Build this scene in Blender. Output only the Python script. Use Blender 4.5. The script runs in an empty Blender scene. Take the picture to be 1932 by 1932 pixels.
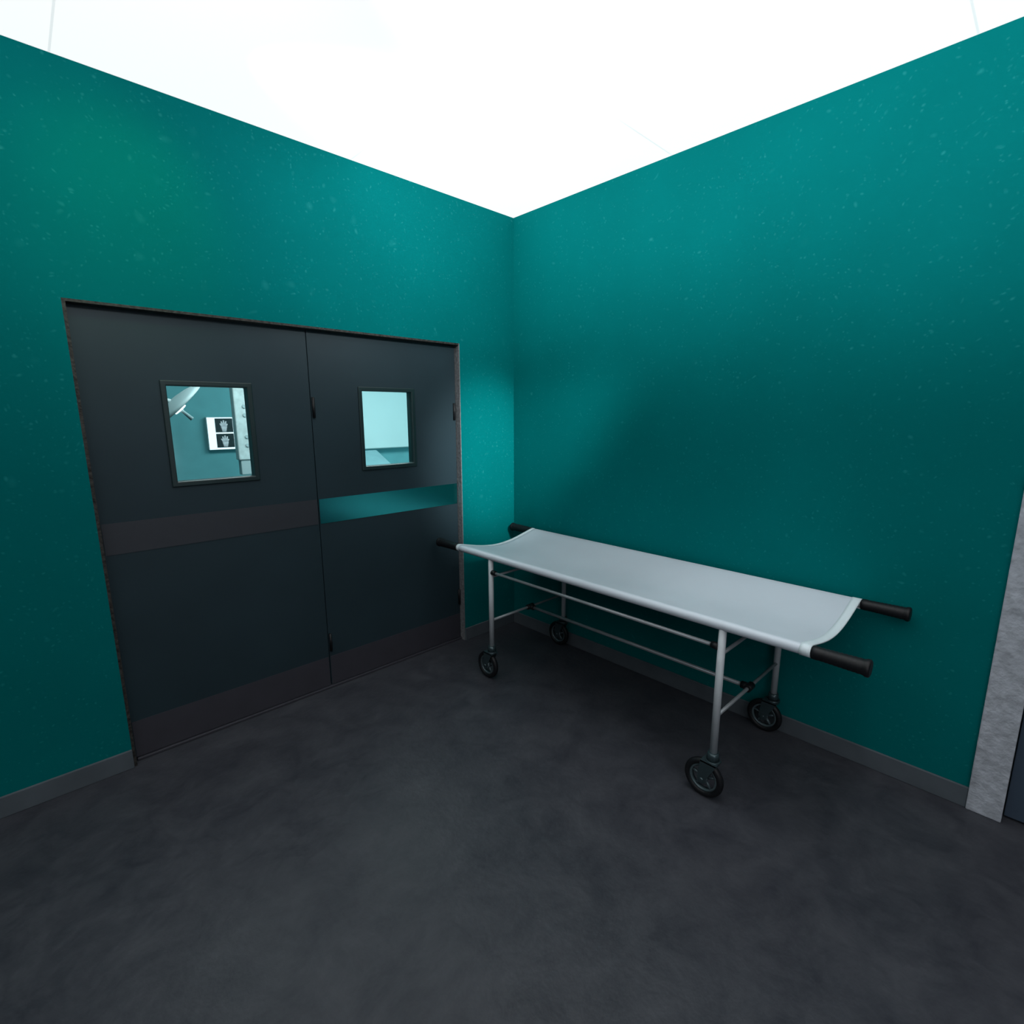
import bpy, bmesh, math
from mathutils import Vector, Matrix
C = bpy.context.scene.collection
try:
    bpy.context.scene.view_settings.view_transform = 'Standard'
except Exception: pass

# ------------------------------------------------------------ helpers
def new_obj(name, me=None, parent=None, **props):
    o = bpy.data.objects.new(name, me)
    C.objects.link(o)
    if parent is not None: o.parent = parent
    for k, v in props.items(): o[k] = v
    return o

def add_box(bm, x0, x1, y0, y1, z0, z1, mi=0):
    vs = [bm.verts.new((x, y, z)) for x in (x0, x1) for y in (y0, y1) for z in (z0, z1)]
    for f in ((0,1,3,2),(4,6,7,5),(0,4,5,1),(2,3,7,6),(0,2,6,4),(1,5,7,3)):
        fc = bm.faces.new([vs[i] for i in f]); fc.material_index = mi

def add_tube(bm, pts, radii, seg=20, cap=True, mi=0, smooth=True):
    rings = []
    pts = [Vector(p) for p in pts]
    if not hasattr(radii, '__len__'): radii = [radii]*len(pts)
    n = None
    for i, p in enumerate(pts):
        t = (pts[min(i+1, len(pts)-1)] - pts[max(i-1, 0)]).normalized()
        if n is None:
            n = t.orthogonal().normalized()
        else:
            n = (n - t*n.dot(t)).normalized()
        b = t.cross(n)
        rings.append([bm.verts.new(p + (n*math.cos(2*math.pi*k/seg) + b*math.sin(2*math.pi*k/seg))*radii[i]) for k in range(seg)])
    for a, c in zip(rings, rings[1:]):
        for k in range(seg):
            f = bm.faces.new((a[k], a[(k+1)%seg], c[(k+1)%seg], c[k])); f.smooth = smooth; f.material_index = mi
    if cap:
        bm.faces.new(rings[0][::-1]).material_index = mi; bm.faces.new(rings[-1]).material_index = mi

def add_torus(bm, c, axis, R, prof, seg=40, mi=0):
    """revolve closed profile [(dr, da)] around axis 'x'"""
    rings = []
    for i in range(seg):
        a = 2*math.pi*i/seg
        ring = []
        for dr, da in prof:
            r = R + dr
            if axis == 'x': v = (c[0]+da, c[1]+r*math.cos(a), c[2]+r*math.sin(a))
            else: v = (c[0]+r*math.cos(a), c[1]+r*math.sin(a), c[2]+da)
            ring.append(bm.verts.new(v))
        rings.append(ring)
    m = len(prof)
    for i in range(seg):
        a, b = rings[i], rings[(i+1)%seg]
        for k in range(m):
            f = bm.faces.new((a[k], a[(k+1)%m], b[(k+1)%m], b[k])); f.smooth = True; f.material_index = mi

def finish(name, bm, mats, parent=None, bevel=0, **props):
    bmesh.ops.recalc_face_normals(bm, faces=bm.faces[:])
    me = bpy.data.meshes.new(name); bm.to_mesh(me); bm.free()
    if not isinstance(mats, (list, tuple)): mats = [mats]
    for m in mats: me.materials.append(m)
    o = new_obj(name, me, parent, **props)
    if bevel:
        md = o.modifiers.new('bevel', 'BEVEL'); md.width = bevel; md.segments = 2; md.limit_method = 'ANGLE'
    return o

def box_obj(name, dims, mat, parent=None, bevel=0, **props):
    bm = bmesh.new(); add_box(bm, *dims)
    return finish(name, bm, mat, parent, bevel, **props)

def frame_boxes(bm, x0, x1, z0, z1, hx0, hx1, hz0, hz1, y0, y1):
    """slab in the xz plane with a rectangular hole, as one closed mesh"""
    def ring(y):
        o = [bm.verts.new((x, y, z)) for x, z in ((x0,z0),(x1,z0),(x1,z1),(x0,z1))]
        i = [bm.verts.new((x, y, z)) for x, z in ((hx0,hz0),(hx1,hz0),(hx1,hz1),(hx0,hz1))]
        return o, i
    o0, i0 = ring(y0); o1, i1 = ring(y1)
    for k in range(4):
        j = (k+1) % 4
        bm.faces.new((o0[k], o0[j], i0[j], i0[k])); bm.faces.new((o1[k], i1[k], i1[j], o1[j]))
        bm.faces.new((o0[k], o1[k], o1[j], o0[j])); bm.faces.new((i0[k], i0[j], i1[j], i1[k]))

# ------------------------------------------------------------ materials
def mat(name, col, rough=.5, metal=0, spec=.5, var=0, vscale=8, bump=0, bscale=60, emis=None, estr=0):
    m = bpy.data.materials.new(name); m.use_nodes = True
    nt = m.node_tree; N = nt.nodes; L = nt.links; b = N['Principled BSDF']
    b.inputs['Base Color'].default_value = (*col, 1); b.inputs['Roughness'].default_value = rough
    b.inputs['Metallic'].default_value = metal; b.inputs['Specular IOR Level'].default_value = spec
    g = N.new('ShaderNodeNewGeometry')
    if var:
        n = N.new('ShaderNodeTexNoise'); n.inputs['Scale'].default_value = vscale; n.inputs['Detail'].default_value = 6
        L.new(g.outputs['Position'], n.inputs['Vector'])
        r = N.new('ShaderNodeValToRGB'); r.color_ramp.elements[0].position = .3; r.color_ramp.elements[1].position = .72
        r.color_ramp.elements[0].color = (*[c*(1-var) for c in col], 1); r.color_ramp.elements[1].color = (*[min(1, c*(1+var)) for c in col], 1)
        L.new(n.outputs['Fac'], r.inputs['Fac']); L.new(r.outputs['Color'], b.inputs['Base Color'])
    if bump:
        n2 = N.new('ShaderNodeTexNoise'); n2.inputs['Scale'].default_value = bscale; n2.inputs['Detail'].default_value = 4
        L.new(g.outputs['Position'], n2.inputs['Vector'])
        bp = N.new('ShaderNodeBump'); bp.inputs['Strength'].default_value = bump; bp.inputs['Distance'].default_value = .01
        L.new(n2.outputs['Fac'], bp.inputs['Height']); L.new(bp.outputs['Normal'], b.inputs['Normal'])
    if emis:
        b.inputs['Emission Color'].default_value = (*emis, 1); b.inputs['Emission Strength'].default_value = estr
    return m

def wall_material(name, base):
    m = bpy.data.materials.new(name); m.use_nodes = True
    nt = m.node_tree; N = nt.nodes; L = nt.links; b = N['Principled BSDF']
    b.inputs['Roughness'].default_value = .75; b.inputs['Specular IOR Level'].default_value = .02
    g = N.new('ShaderNodeNewGeometry')
    def noise(sc, det):
        n = N.new('ShaderNodeTexNoise'); n.inputs['Scale'].default_value = sc; n.inputs['Detail'].default_value = det
        L.new(g.outputs['Position'], n.inputs['Vector']); return n
    n1 = noise(1.7, 5)
    r1 = N.new('ShaderNodeValToRGB'); r1.color_ramp.elements[0].position = .3; r1.color_ramp.elements[1].position = .7
    r1.color_ramp.elements[0].color = (*[c*.94 for c in base], 1); r1.color_ramp.elements[1].color = (*[c*1.05 for c in base], 1)
    L.new(n1.outputs['Fac'], r1.inputs['Fac'])
    def speck(vscale, thr, soft, dens, prev, amt):
        wn = noise(6, 2)
        ad = N.new('ShaderNodeMixRGB'); ad.blend_type = 'ADD'; ad.inputs['Fac'].default_value = .12
        L.new(g.outputs['Position'], ad.inputs['Color1']); L.new(wn.outputs['Color'], ad.inputs['Color2'])
        v = N.new('ShaderNodeTexVoronoi'); v.inputs['Scale'].default_value = vscale
        L.new(ad.outputs['Color'], v.inputs['Vector'])
        mr = N.new('ShaderNodeMapRange'); mr.inputs['From Min'].default_value = thr; mr.inputs['From Max'].default_value = thr-soft
        L.new(v.outputs['Distance'], mr.inputs['Value'])
        sep = N.new('ShaderNodeSeparateColor'); L.new(v.outputs['Color'], sep.inputs['Color'])
        mr2 = N.new('ShaderNodeMapRange'); mr2.inputs['From Min'].default_value = 1-dens; mr2.inputs['From Max'].default_value = 1
        L.new(sep.outputs['Red'], mr2.inputs['Value'])
        mul = N.new('ShaderNodeMath'); mul.operation = 'MULTIPLY'; L.new(mr.outputs[0], mul.inputs[0]); L.new(mr2.outputs[0], mul.inputs[1])
        mul2 = N.new('ShaderNodeMath'); mul2.operation = 'MULTIPLY'; L.new(mul.outputs[0], mul2.inputs[0]); mul2.inputs[1].default_value = amt
        mx = N.new('ShaderNodeMixRGB'); L.new(mul2.outputs[0], mx.inputs['Fac']); L.new(prev, mx.inputs['Color1'])
        mx.inputs['Color2'].default_value = (.04, .36, .36, 1)
        return mx.outputs['Color']
    o = speck(8, .22, .16, .4, r1.outputs['Color'], .17)
    o = speck(24, .25, .17, .32, o, .24)
    o = speck(60, .35, .25, .4, o, .26)
    L.new(o, b.inputs['Base Color'])
    n3 = noise(90, 5); bp = N.new('ShaderNodeBump'); bp.inputs['Strength'].default_value = .12; bp.inputs['Distance'].default_value = .003
    L.new(n3.outputs['Fac'], bp.inputs['Height']); L.new(bp.outputs['Normal'], b.inputs['Normal'])
    return m

def floor_material():
    m = bpy.data.materials.new('worn_concrete_floor'); m.use_nodes = True
    nt = m.node_tree; N = nt.nodes; L = nt.links; b = N['Principled BSDF']
    b.inputs['Roughness'].default_value = .4; b.inputs['Specular IOR Level'].default_value = .28
    g = N.new('ShaderNodeNewGeometry')
    n = N.new('ShaderNodeTexNoise'); n.inputs['Scale'].default_value = 5.5; n.inputs['Detail'].default_value = 12; n.inputs['Roughness'].default_value = .78; n.inputs['Distortion'].default_value = .4
    L.new(g.outputs['Position'], n.inputs['Vector'])
    r = N.new('ShaderNodeValToRGB'); e = r.color_ramp.elements; e[0].position = .32; e[1].position = .70
    e[0].color = (.027, .029, .038, 1); e[1].color = (.062, .065, .076, 1)
    L.new(n.outputs['Fac'], r.inputs['Fac']); L.new(r.outputs['Color'], b.inputs['Base Color'])
    rr = N.new('ShaderNodeMapRange'); rr.inputs['To Min'].default_value = .30; rr.inputs['To Max'].default_value = .55
    L.new(n.outputs['Fac'], rr.inputs['Value']); L.new(rr.outputs[0], b.inputs['Roughness'])
    n3 = N.new('ShaderNodeTexNoise'); n3.inputs['Scale'].default_value = 35; n3.inputs['Detail'].default_value = 6; L.new(g.outputs['Position'], n3.inputs['Vector'])
    bp = N.new('ShaderNodeBump'); bp.inputs['Strength'].default_value = .3; bp.inputs['Distance'].default_value = .006
    L.new(n3.outputs['Fac'], bp.inputs['Height']); L.new(bp.outputs['Normal'], b.inputs['Normal'])
    return m

def ceiling_material(strength):
    m = bpy.data.materials.new('ceiling_tiles_fill_glow'); m.use_nodes = True  # tile glow is added as fill light for the whole room
    nt = m.node_tree; N = nt.nodes; L = nt.links; b = N['Principled BSDF']
    b.inputs['Base Color'].default_value = (.8, .8, .8, 1); b.inputs['Roughness'].default_value = .6
    g = N.new('ShaderNodeNewGeometry')
    br = N.new('ShaderNodeTexBrick'); br.offset = 0; br.inputs['Scale'].default_value = 1
    br.inputs['Brick Width'].default_value = 1.2; br.inputs['Row Height'].default_value = 1.2; br.inputs['Mortar Size'].default_value = .004
    br.inputs['Color1'].default_value = (1, 1, 1, 1); br.inputs['Color2'].default_value = (1, 1, 1, 1); br.inputs['Mortar'].default_value = (.8, .82, .83, 1)
    L.new(g.outputs['Position'], br.inputs['Vector']); L.new(br.outputs['Color'], b.inputs['Emission Color'])
    b.inputs['Emission Strength'].default_value = strength
    return m

M_wall = wall_material('teal_painted_plaster', (.0, .142, .145))
M_wall2 = mat('pale_teal_paint', (.14, .42, .46), .7, spec=.1, var=.05)
M_grwall = mat('dim_grey_plaster', (.05, .05, .057), .8, spec=.1, var=.1, vscale=3)
M_floor = floor_material()
M_ceil = ceiling_material(.90)
M_base = mat('grey_skirting', (.09, .108, .125), .6, spec=.2, var=.12)
M_conc = mat('rough_grey_concrete', (.17, .18, .19), .85, spec=.2, var=.3, vscale=60, bump=.4, bscale=60)
M_conc2 = mat('rough_blue_grey_plaster', (.42, .45, .50), .85, spec=.2, var=.2, vscale=30, bump=.8, bscale=25)
M_door = mat('slate_door_paint', (.019, .036, .046), .5, spec=.25, var=.08, vscale=3)
M_dark = mat('chipped_brown_door_frame', (.030, .028, .026), .6, spec=.3, var=.8, vscale=60, bump=.4, bscale=60)
M_seal = mat('black_window_gasket', (.008, .024, .026), .4, var=.1)
M_strip2 = mat('metal_plate_teal_reflection', (.05, .46, .46), .22, metal=1, var=.03, vscale=20)  # teal wall's reflection is put into the plate's base colour
M_strip1 = mat('plate_dark_reflection', (.037, .041, .051), .5, metal=.2, var=.03, vscale=20)  # dark base colour stands in for the dim room mirrored in this plate
M_kick = mat('kick_plate_metal', (.050, .049, .062), .45, metal=.2, var=.06, vscale=12)
M_black = mat('black_rubber', (.006, .007, .009), .5, spec=.35, var=.2, vscale=30)
M_steel = mat('off_white_painted_steel', (.50, .54, .57), .36, metal=0, var=.06, vscale=15)
M_bar = mat('thin_steel_bar', (.30, .33, .35), .35, metal=.3, var=.08, vscale=15)
M_fork = mat('dark_zinc_fork', (.05, .08, .09), .28, metal=.5, var=.1, vscale=30)
M_rim = mat('grey_wheel_rim', (.09, .13, .145), .35, metal=.3, var=.1, vscale=30)
M_cloth = mat('white_canvas', (.60, .66, .73), .34, spec=.55, var=.03, vscale=3, bump=.03, bscale=150)
M_hem = mat('white_canvas_hem', (.70, .79, .83), .5, spec=.4, var=.04, vscale=6)
M_white = mat('white_enamel', (.62, .70, .70), .4, var=.03)
M_pend = mat('pale_grey_panel', (.52, .63, .64), .5, var=.16, vscale=22)
M_grey = mat('grey_plastic', (.36, .48, .50), .5, var=.05)
M_film = mat('dark_x_ray_film', (.03, .045, .05), .3, var=.3, vscale=30)
M_bone = mat('x_ray_bone_grey', (.35, .4, .42), .5, var=.4, vscale=60, emis=(.8, .9, 1), estr=.3)
M_lit = mat('light_box_screen', (.9, .95, 1), .4, var=.02, emis=(.85, .92, 1), estr=1.1)
M_bulb = mat('lamp_glass_lit', (.9, .9, .9), .3, var=.02, emis=(1, 1, 1), estr=1.5)
M_frost = mat('pale_glass_board', (.58, .82, .84), .5, var=.03, vscale=2)
M_pad = mat('teal_grey_vinyl', (.20, .40, .44), .5, var=.08)

def glass_material():
    m = bpy.data.materials.new('clear_window_glass'); m.use_nodes = True
    nt = m.node_tree; N = nt.nodes; L = nt.links; N.remove(N['Principled BSDF'])
    t = N.new('ShaderNodeBsdfTransparent'); t.inputs['Color'].default_value = (.86, .96, .96, 1)
    gl = N.new('ShaderNodeBsdfGlossy'); gl.inputs['Roughness'].default_value = .08; gl.inputs['Color'].default_value = (.8, .9, .9, 1)
    mx = N.new('ShaderNodeMixShader'); mx.inputs['Fac'].default_value = .06
    L.new(t.outputs[0], mx.inputs[1]); L.new(gl.outputs[0], mx.inputs[2]); L.new(mx.outputs[0], N['Material Output'].inputs['Surface'])
    return m
M_glass = glass_material()

# ------------------------------------------------------------ measurements
XL, XR, H = -2.4771, -.4950, 2.0777
DR = .045
CX, CY, CZ = -2.6743, -2.7786, 1.62
K = (DR-CY)/(.105-CY)
kx = lambda x: CX+(x-CX)*K
kz = lambda z: CZ+(z-CZ)*K
XS = kx(-1.4675)
CEIL = 2.95
YE, YC = -2.7277, -2.8363
X0, Y0 = -5.2, -5.6
R2X0, R2X1, R2Y1 = -4.2, 2.6, 3.6
T = .2

# ------------------------------------------------------------ room shell
def structure(name, bm, m, **k):
    return finish(name, bm, m, kind='structure', **k)
bm = bmesh.new(); add_box(bm, X0, 2.8, Y0, R2Y1+.1, -.1, 0); structure('floor', bm, M_floor)
bm = bmesh.new(); add_box(bm, X0-.1, .1, Y0-.1, T, CEIL, CEIL+.1); structure('ceiling', bm, M_ceil)
bm = bmesh.new()
add_box(bm, X0, XL, 0, T, 0, CEIL); add_box(bm, XR, 0.0, 0, T, 0, CEIL); add_box(bm, XL, XR, 0, T, H, CEIL)
structure('wall_north', bm, M_wall)
D3 = -3.85
bm = bmesh.new(); add_box(bm, 0, .12, YC+.02, T, 0, CEIL); structure('wall_east', bm, M_wall)
bm = bmesh.new(); add_box(bm, 0, .12, Y0, D3, 0, CEIL); add_box(bm, 0, .12, D3, YC+.02, H, CEIL)
structure('wall_southeast', bm, M_grwall)
bm = bmesh.new(); add_box(bm, X0-.1, X0, Y0, T, 0, CEIL); structure('wall_west', bm, M_grwall)
bm = bmesh.new(); add_box(bm, X0-.1, .12, Y0-.1, Y0, 0, CEIL); structure('wall_south', bm, M_grwall)
# skirting
bb = .0916
def skirting(name, dims):
    return box_obj(name, dims, M_base, bevel=.003, kind='structure')
skirting('baseboard_north', (XR, -.012, -.012, 0, 0, bb))
skirting('baseboard_northwest', (X0, XL, -.012, 0, 0, bb))
skirting('baseboard_east', (-.012, 0, YE, 0, 0, bb))
# door lining
bm = bmesh.new()
add_box(bm, XR-.006, XR, 0.0, T, 0, H, 0)
add_box(bm, XL, XR-.006, 0.0, T, H-.011, H, 1)
add_box(bm, XL, XL+.012, 0.0, T, 0, H-.011, 1)
finish('trim_1', bm, [M_conc, M_dark], kind='structure')
box_obj('trim_2', (XL+.018, XR-.006, DR-.012, T, 0, .014), M_kick, kind='structure', bevel=.003)
# casing of the second doorway
bm = bmesh.new()
add_box(bm, -.02, .12, YC, YE, 0, H+.1); add_box(bm, -.02, .12, D3, YC, H, H+.1)
finish('trim_3', bm, M_conc2, bevel=.004, kind='structure')

# ------------------------------------------------------------ double doors
def door(name, x0, x1, w, hinges, strip):
    xa, xb, za, zb = w
    xa, xb, za, zb = kx(xa), kx(xb), kz(za), kz(zb)
    z0, z1 = .018, H-.014
    g = .024
    bm = bmesh.new(); frame_boxes(bm, x0, x1, z0, z1, xa-g+.004, xb+g-.004, za-g+.004, zb+g-.004, DR, DR+.045)
    d = finish(name, bm, M_door, kind='structure', bevel=.002)
    bm = bmesh.new(); frame_boxes(bm, xa-g, xb+g, za-g, zb+g, xa, xb, za, zb, DR-.008, DR+.053)
    finish('window_frame', bm, M_seal, d, bevel=.004)
    box_obj('window_glass', (xa, xb, DR+.006, DR+.012, za, zb), M_glass, d)
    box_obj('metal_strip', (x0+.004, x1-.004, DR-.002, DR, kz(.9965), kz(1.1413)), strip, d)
    box_obj('kick_plate', (x0+.004, x1-.004, DR-.002, DR, z0, kz(.168)), M_kick, d)
    for hx, hz in hinges:
        bm = bmesh.new(); add_tube(bm, [(hx, DR-.006, hz-.055), (hx, DR-.006, hz+.055)], .008, 12)
        finish('hinge', bm, M_black, d)
    return d
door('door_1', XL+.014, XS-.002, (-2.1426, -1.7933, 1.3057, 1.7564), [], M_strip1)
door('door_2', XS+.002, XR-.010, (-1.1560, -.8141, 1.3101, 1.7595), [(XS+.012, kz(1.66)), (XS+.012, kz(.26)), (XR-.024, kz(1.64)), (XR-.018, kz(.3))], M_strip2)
bm = bmesh.new(); add_box(bm, .03, .075, D3+.01, YC-.005, .01, H-.005)
d3 = finish('door_3', bm, mat('muted_grey_blue_door_paint', (.045, .07, .105), .5, var=.08), kind='structure', bevel=.003)
bm = bmesh.new(); add_tube(bm, [(.03, D3+.1, 1.0), (-.02, D3+.1, 1.0), (-.02, D3+.22, 1.0)], .009, 12); finish('door_handle', bm, M_steel, d3)

# ------------------------------------------------------------ stretcher trolley
ZR, XN, XF, YL, YR = .7844, -.7218, -.047, -.5498, -1.9610
CL, CR, HL, HR = -.2378, -2.2815, -.030, -2.4607
ZU, ZL, ZF = .6899, .3825, .2058
XM = (XN+XF)/2
st = new_obj('wheeled_stretcher', None, None, category='stretcher',
    label='wheeled stretcher, white canvas on steel frame, black grips, beside wall')
st.location = (XM, (YL+YR)/2, 0)
off = Vector((XM, (YL+YR)/2, 0))
def part(name, bm, m, parent=None, bevel=0, **k):
    bmesh.ops.translate(bm, verts=bm.verts[:], vec=-off)
    return finish(name, bm, m, parent or st, bevel, **k)
for x in (XN, XF):
    bm = bmesh.new(); add_tube(bm, [(x, CR-.03, ZR), (x, CL+.03, ZR)], .016, 20)
    part('carrying_rail', bm, M_steel)
    for y0, y1 in ((CL, HL), (CR, HR)):
        s = 1 if y1 > y0 else -1
        ln = abs(y1-y0)
        prof = [(0, .018), (.004, .024), (.02, .025)]
        n = 9
        for i in range(n):
            a = .03+(ln-.055)*i/n
            r0 = .0235+.0035*(i/n)
            prof += [(a, r0), (a+.006, r0+.0012), (a+.011, r0)]
        prof += [(ln-.02, .0275), (ln-.012, .031), (ln-.004, .031), (ln, .026)]
        bm = bmesh.new(); add_tube(bm, [(x, y0+s*a, ZR) for a, r in prof], [r for a, r in prof], 24)
        part('hand_grip', bm, M_black, label='black rubber hand grip')
    for y in (YL, YR):
        bm = bmesh.new(); add_tube(bm, [(x, y, ZF-.005), (x, y, ZR-.01)], .0155, 20)
        part('leg', bm, M_steel)
        # caster
        wx, wy, R = x-.006 if x == XN else x-.012, y+.03, .086
        bm = bmesh.new()
        add_tube(bm, [(x, y, ZF-.022), (x, y, ZF+.012)], [.027, .022], 18)
        add_tube(bm, [(x, y, ZF-.034), (x, y, ZF-.022)], .032, 18)
        for sx in (-1, 1):
            pts = [(wx+sx*.022, y-.030, ZF-.03), (wx+sx*.022, y+.040, ZF-.03), (wx+sx*.022, wy+.020, R+.01), (wx+sx*.022, wy+.012, R-.016), (wx+sx*.022, wy-.012, R-.016), (wx+sx*.022, wy-.020, R+.01)]
            a = [bm.verts.new(p) for p in pts]; b = [bm.verts.new((p[0]+sx*.004, p[1], p[2])) for p in pts]
            bm.faces.new(a); bm.faces.new(b[::-1]); nn = len(pts)
            for k in range(nn): bm.faces.new((a[k], a[(k+1)%nn], b[(k+1)%nn], b[k]))
        add_box(bm, wx-.026, wx+.026, y-.030, y+.040, ZF-.036, ZF-.028)
        add_tube(bm, [(wx-.032, wy, R), (wx+.032, wy, R)], .009, 12)
        ca = part('caster', bm, M_fork, label='caster with dark zinc fork and black tyre')
        bm = bmesh.new()
        w = .016; prof = [(math.cos(t*math.pi/6)*.0145, math.sin(t*math.pi/6)*w) for t in range(12)]
        add_torus(bm, (wx, wy, R), 'x', R-.0145, prof, 44)
        part('tyre', bm, M_black, ca)
        bm = bmesh.new()
        add_torus(bm, (wx, wy, R), 'x', R-.030, [(.005, -.010), (.005, .010), (-.004, .010), (-.004, -.010)], 40)
        add_tube(bm, [(wx-.018, wy, R), (wx+.018, wy, R)], .020, 20)
        for k in range(5):
            an = 2*math.pi*k/5+.3
            add_tube(bm, [(wx, wy+.015*math.cos(an), R+.015*math.sin(an)), (wx, wy+.056*math.cos(an), R+.056*math.sin(an))], [.007, .0055], 8)
        part('wheel_rim', bm, M_rim, ca)
    bm = bmesh.new(); add_tube(bm, [(x, YR, ZU), (x, YL, ZU)], .0085, 14); part('side_bar', bm, M_bar)
    for y in (YL, YR):
        bm = bmesh.new(); s = 1 if y == YR else -1
        add_tube(bm, [(x, y+s*.012, ZU), (x, y+s*.042, ZU)], [.016, .014], 16); part('bar_connector', bm, M_black)
for y in (YL, YR):
    for z, zz in ((ZU-.03, 0), (ZL, 1)):
        bm = bmesh.new(); add_tube(bm, [(XN, y, z), (XF, y, z)], .008, 14); part('cross_bar', bm, M_bar)
    s = 1 if y == YR else -1
    bm = bmesh.new(); add_tube(bm, [(XM-.026, y, ZL), (XM+.026, y, ZL)], .017, 16)
    add_tube(bm, [(XM, y, ZL), (XM, y+s*.036, ZL)], .017, 16)
    part('bar_connector', bm, M_black)
bm = bmesh.new(); add_tube(bm, [(XM, YR, ZL), (XM, YL, ZL)], .0100, 14); part('centre_bar', bm, M_bar)

def canvas_profile(v, grow=0):
    r = .0195+grow
    endf = (1-abs(2*v-1)**6)
    sag = .056+.012*endf
    pts = []
    for k in range(11):
        a = math.radians(-60 - 210*k/10)
        pts.append((XN+r*math.cos(a), ZR+r*math.sin(a)))
    xa, xb = XN, XF
    n = 36
    for k in range(1, n):
        t = k/n
        sh = (math.sin(math.pi*t))**1.12
        pts.append((xa+(xb-xa)*t, ZR+r-sag*sh))
    for k in range(11):
        a = math.radians(90 - 210*k/10)
        pts.append((XF+r*math.cos(a), ZR+r*math.sin(a)))
    return pts
def canvas(name, y0, y1, m, n, grow=0, th=.003, v0=0, v1=1):
    bm = bmesh.new(); prev = None
    for j in range(n+1):
        v = v0+(v1-v0)*j/n
        row = [bm.verts.new((x, y0+(y1-y0)*j/n, z)) for x, z in canvas_profile(v, grow)]
        if prev:
            for a in range(len(row)-1):
                f = bm.faces.new((prev[a], prev[a+1], row[a+1], row[a])); f.smooth = True
        prev = row
    o = part(name, bm, m)
    md = o.modifiers.new('thickness', 'SOLIDIFY'); md.thickness = th; md.offset = 0
    return o
canvas('canvas_sheet', CR, CL, M_cloth, 40)
canvas('canvas_hem', CR-.001, CR+.035, M_hem, 3, .0018, .004, 0, .02)
canvas('canvas_hem', CL-.02, CL+.001, M_hem, 3, .0015, .003, .98, 1)

# ------------------------------------------------------------ operating room beyond the doors
bm = bmesh.new(); add_box(bm, R2X0, R2X1, R2Y1, R2Y1+.1, 0, CEIL); structure('wall_operating_back', bm, M_wall2)
bm = bmesh.new(); add_box(bm, R2X0-.1, R2X0, T, R2Y1+.1, 0, CEIL); structure('wall_operating_west', bm, M_wall2)
bm = bmesh.new(); add_box(bm, R2X1, R2X1+.1, T, R2Y1+.1, 0, CEIL); structure('wall_operating_east', bm, M_wall2)
bm = bmesh.new(); add_box(bm, .12, R2X1, T-.1, T, 0, CEIL); structure('wall_operating_south', bm, M_wall2)
bm = bmesh.new(); add_box(bm, R2X0-.1, R2X1+.1, T, R2Y1+.1, CEIL, CEIL+.1); structure('ceiling_operating', bm, M_white)

yb = R2Y1+.001
lb = box_obj('x_ray_light_box', (-1.18, -.62, yb-.06, yb, 1.245, 1.60), M_white, bevel=.006,
    category='light box', label='lit wall-mounted light box showing four dark x-ray films')
box_obj('screen', (-1.175, -.625, yb-.064, yb-.06, 1.25, 1.595), M_lit, lb)
for i, (fx, fz) in enumerate(((-1.10, 1.435), (-.91, 1.435), (-1.10, 1.27), (-.91, 1.27))):
    f = box_obj('x_ray_film', (fx, fx+.175, yb-.068, yb-.064, fz, fz+.15), M_film, lb)
    bm = bmesh.new(); cx, cz = fx+.085, fz+.022
    add_tube(bm, [(cx, yb-.069, cz-.015), (cx, yb-.069, cz+.04)], [.02, .032], 10)
    for k in range(5):
        a = math.radians(90+(k-2)*14); l = (.045, .07, .078, .07, .05)[k]
        add_tube(bm, [(cx+.03*math.cos(a), yb-.069, cz+.035), (cx+(.03+l)*math.cos(a), yb-.069, cz+.03+l*math.sin(a))], [.010, .007], 8)
    bmesh.ops.scale(bm, vec=(1, .05, 1), verts=bm.verts[:], space=Matrix.Translation((0, -(yb-.069), 0)))
    finish('bone_image', bm, M_bone, lb)

pd = box_obj('medical_supply_pendant', (-1.185, -.86, 2.5, 2.60, 1.20, 2.25), M_pend, bevel=.01,
    category='medical pendant', label='pale grey ceiling-hung medical supply column with gas sockets')
bm = bmesh.new(); add_tube(bm, [(-1.02, 2.55, 2.25), (-1.02, 2.55, CEIL)], .045, 20); finish('ceiling_pole', bm, M_white, pd)
for k, z in enumerate((1.34, 1.42, 1.62, 1.70)):
    bm = bmesh.new(); add_tube(bm, [(-1.10, 2.5, z), (-1.10, 2.492, z)], [.018, .016], 16); finish('gas_socket', bm, M_grey, pd)
for x in (-1.17, -1.02):
    box_obj('socket_module', (x, x+.11, 2.51, 2.59, 1.06, 1.2), M_grey, pd, bevel=.006)

lp = new_obj('surgical_lamp', None, None, category='surgical lamp', label='white dome surgical lamp on a jointed ceiling arm')
lc = Vector((-1.74, 2.0, 1.69)); lp.location = lc
q = Vector((.70, -.02, -.71)).normalized().to_track_quat('-Z', 'Y').to_matrix().to_4x4()
def lamp_part(name, bm, m, rot=True):
    if rot: bmesh.ops.transform(bm, matrix=q, verts=bm.verts[:])
    return finish(name, bm, m, lp)
bm = bmesh.new()
prof = [(.0, .055), (.08, .051), (.16, .038), (.21, .022), (.25, 0), (.24, -.006), (.0, -.008)]
rings = []
for r, z in prof: rings.append([bm.verts.new((max(r, .001)*math.cos(2*math.pi*k/40), max(r, .001)*math.sin(2*math.pi*k/40), z)) for k in range(40)])
for a, b in zip(rings, rings[1:]):
    for k in range(40): bm.faces.new((a[k], a[(k+1)%40], b[(k+1)%40], b[k])).smooth = True
lamp_part('lamp_dome', bm, M_grey)
bm = bmesh.new(); add_tube(bm, [(0, 0, -.008), (0, 0, -.04)], [.055, .05], 24)
lamp_part('lamp_lens', bm, M_bulb)
bm = bmesh.new(); add_tube(bm, [(0, 0, -.04), (0, 0, -.06), (0, 0, -.14)], [.018, .012, .016], 18); lamp_part('lamp_handle', bm, M_grey)
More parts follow.
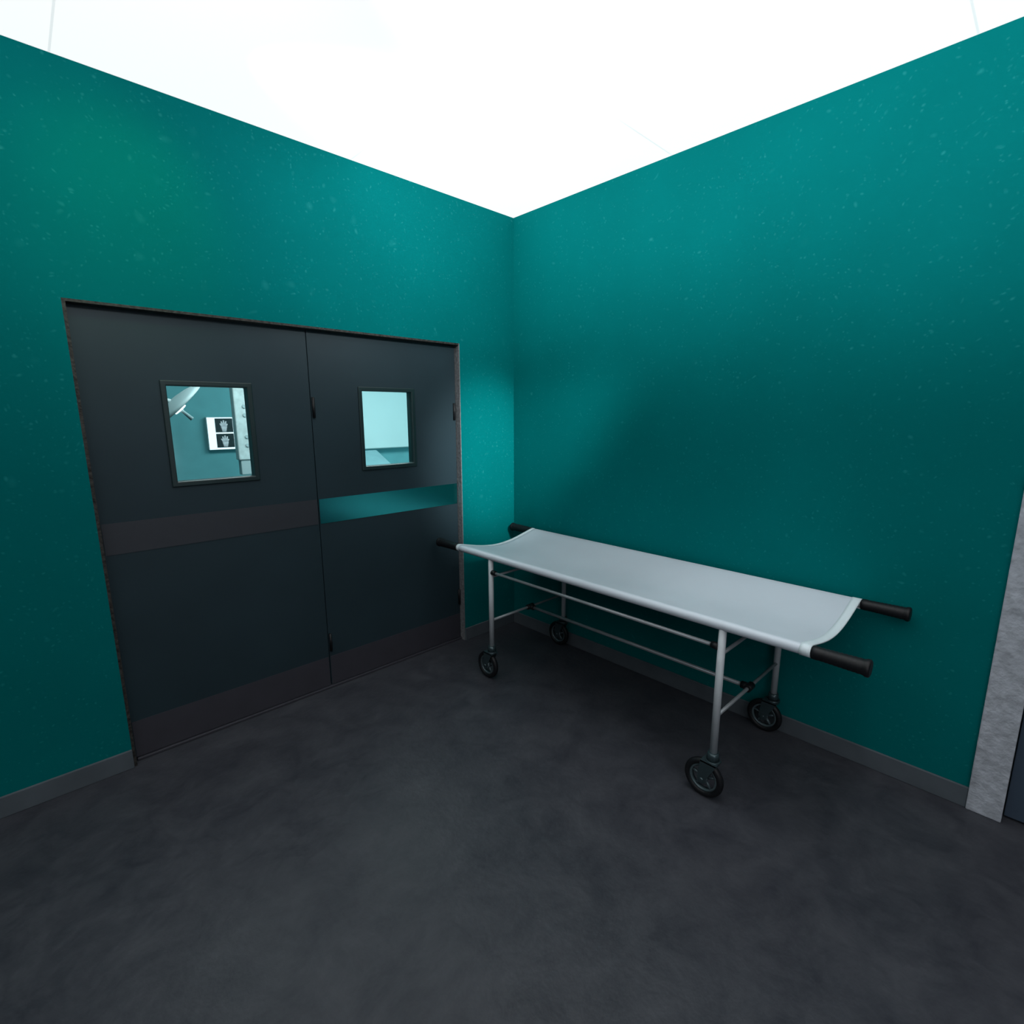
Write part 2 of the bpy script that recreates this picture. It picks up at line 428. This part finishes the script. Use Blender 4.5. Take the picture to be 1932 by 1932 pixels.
bm = bmesh.new(); top = q @ Vector((0, 0, .05)); add_tube(bm, [top, top+Vector((-.14, 0, .04)), Vector((-.6, .2, .2)), Vector((-.6, .2, CEIL-lc.z))], .018, 16); lamp_part('ceiling_arm', bm, M_pend, False)

cb = box_obj('wall_cabinet', (.30, 2.2, yb-.10, yb, 1.17, 1.93), M_frost, bevel=.006, category='cabinet',
    label='long shallow pale wall cabinet mounted on teal wall')
box_obj('cabinet_door', (.31, 2.19, yb-.11, yb-.10, 1.18, 1.92), M_frost, cb, bevel=.003)
ot = new_obj('operating_table', None, None, category='operating table', label='teal-grey padded operating table on a steel column')
ot.location = (.42, 2.3, 0)
bm = bmesh.new(); add_box(bm, -.35, .35, -.6, .6, 0, .06); finish('table_base', bm, M_grey, ot, .02)
bm = bmesh.new(); add_tube(bm, [(0, 0, .06), (0, 0, .5), (0, 0, .82)], [.11, .09, .08], 24); finish('table_column', bm, M_steel, ot)
bm = bmesh.new(); add_box(bm, -.25, .25, -.6, .35, .82, .92); finish('table_pad', bm, M_pad, ot, .02)
bm = bmesh.new(); add_box(bm, -.20, .20, 0, .60, -.025, .025)
bmesh.ops.transform(bm, matrix=Matrix.Translation((0, .33, .92)) @ Matrix.Rotation(math.radians(24), 4, 'X'), verts=bm.verts[:])
finish('table_backrest', bm, M_pad, ot, .02)

# ------------------------------------------------------------ lights
def spot(name, loc, target, energy, size, blend, radius=.15, col=(1, 1, 1)):
    l = bpy.data.lights.new(name, 'SPOT'); l.energy = energy; l.spot_size = math.radians(size); l.spot_blend = blend
    l.shadow_soft_size = radius; l.color = col
    o = bpy.data.objects.new(name, l); C.objects.link(o); o.location = loc
    o.rotation_euler = (Vector(target)-Vector(loc)).to_track_quat('-Z', 'Y').to_euler(); return o
for y in (-.5, -1.3, -2.1, -2.9):
    spot('wall_washer_east', (-1.9, y, 2.8), (0, y, 2.95), 62, 82, 1, .1, (.95, 1, 1))
spot('wall_washer_north', (-.95, -1.9, 2.75), (-.75, 0, 2.7), 100, 75, 1, .1, (.95, 1, 1))
spot('wall_washer_north', (-2.4, -1.9, 2.75), (-2.1, 0, 2.7), 45, 80, 1, .1, (.95, 1, 1))
spot('corner_spot', (-.75, -2.6, 2.6), (-.22, 0, 1.30), 520, 26, 1, .1, (.93, 1, 1))
spot('green_spot', (-2.15, -.7, 2.85), (-2.25, 0, 2.45), 9, 75, 1, .1, (.1, 1, .3))
spot('stretcher_spot', (-.9, -2.0, 2.8), (-.42, -1.95, .8), 28, 38, 1, .2, (.9, .98, 1))
l = bpy.data.lights.new('corridor_fill', 'POINT'); l.energy = 17; l.shadow_soft_size = .5; l.color = (.85, .92, 1)
o = bpy.data.objects.new('corridor_fill', l); C.objects.link(o); o.location = (-2.0, -3.6, 1.2)
l = bpy.data.lights.new('operating_room_light', 'AREA'); l.energy = 150; l.shape = 'RECTANGLE'; l.size = 3.6; l.size_y = 1.2
o = bpy.data.objects.new('operating_room_light', l); C.objects.link(o); o.location = (0, 1.2, CEIL-.03)
l = bpy.data.lights.new('operating_room_fill', 'POINT'); l.energy = 22; l.shadow_soft_size = .3; l.color = (.9, 1, 1)  # added unseen fill, lifts the shade below the cabinet
o = bpy.data.objects.new('operating_room_fill', l); C.objects.link(o); o.location = (1.5, 1.6, .9)
w = bpy.data.worlds.new('world'); bpy.context.scene.world = w; w.use_nodes = True
w.node_tree.nodes['Background'].inputs[0].default_value = (.02, .05, .06, 1); w.node_tree.nodes['Background'].inputs[1].default_value = .3

# ------------------------------------------------------------ camera
cam = bpy.data.cameras.new('camera'); co = bpy.data.objects.new('camera', cam); C.objects.link(co)
cam.sensor_width = 36; cam.lens = 36*968.4/1932; cam.clip_start = .05
yw, pt, ro = .8085, .1880, -.0028
F = Vector((math.cos(yw)*math.cos(pt), math.sin(yw)*math.cos(pt), -math.sin(pt)))
Rv = Vector((math.sin(yw), -math.cos(yw), 0)); U = Rv.cross(F)
R_ = Rv*math.cos(ro)+U*math.sin(ro); U_ = -Rv*math.sin(ro)+U*math.cos(ro)
M = Matrix((R_, U_, -F)).transposed().to_4x4(); M.translation = Vector((CX, CY, CZ))
co.matrix_world = M
bpy.context.scene.camera = co
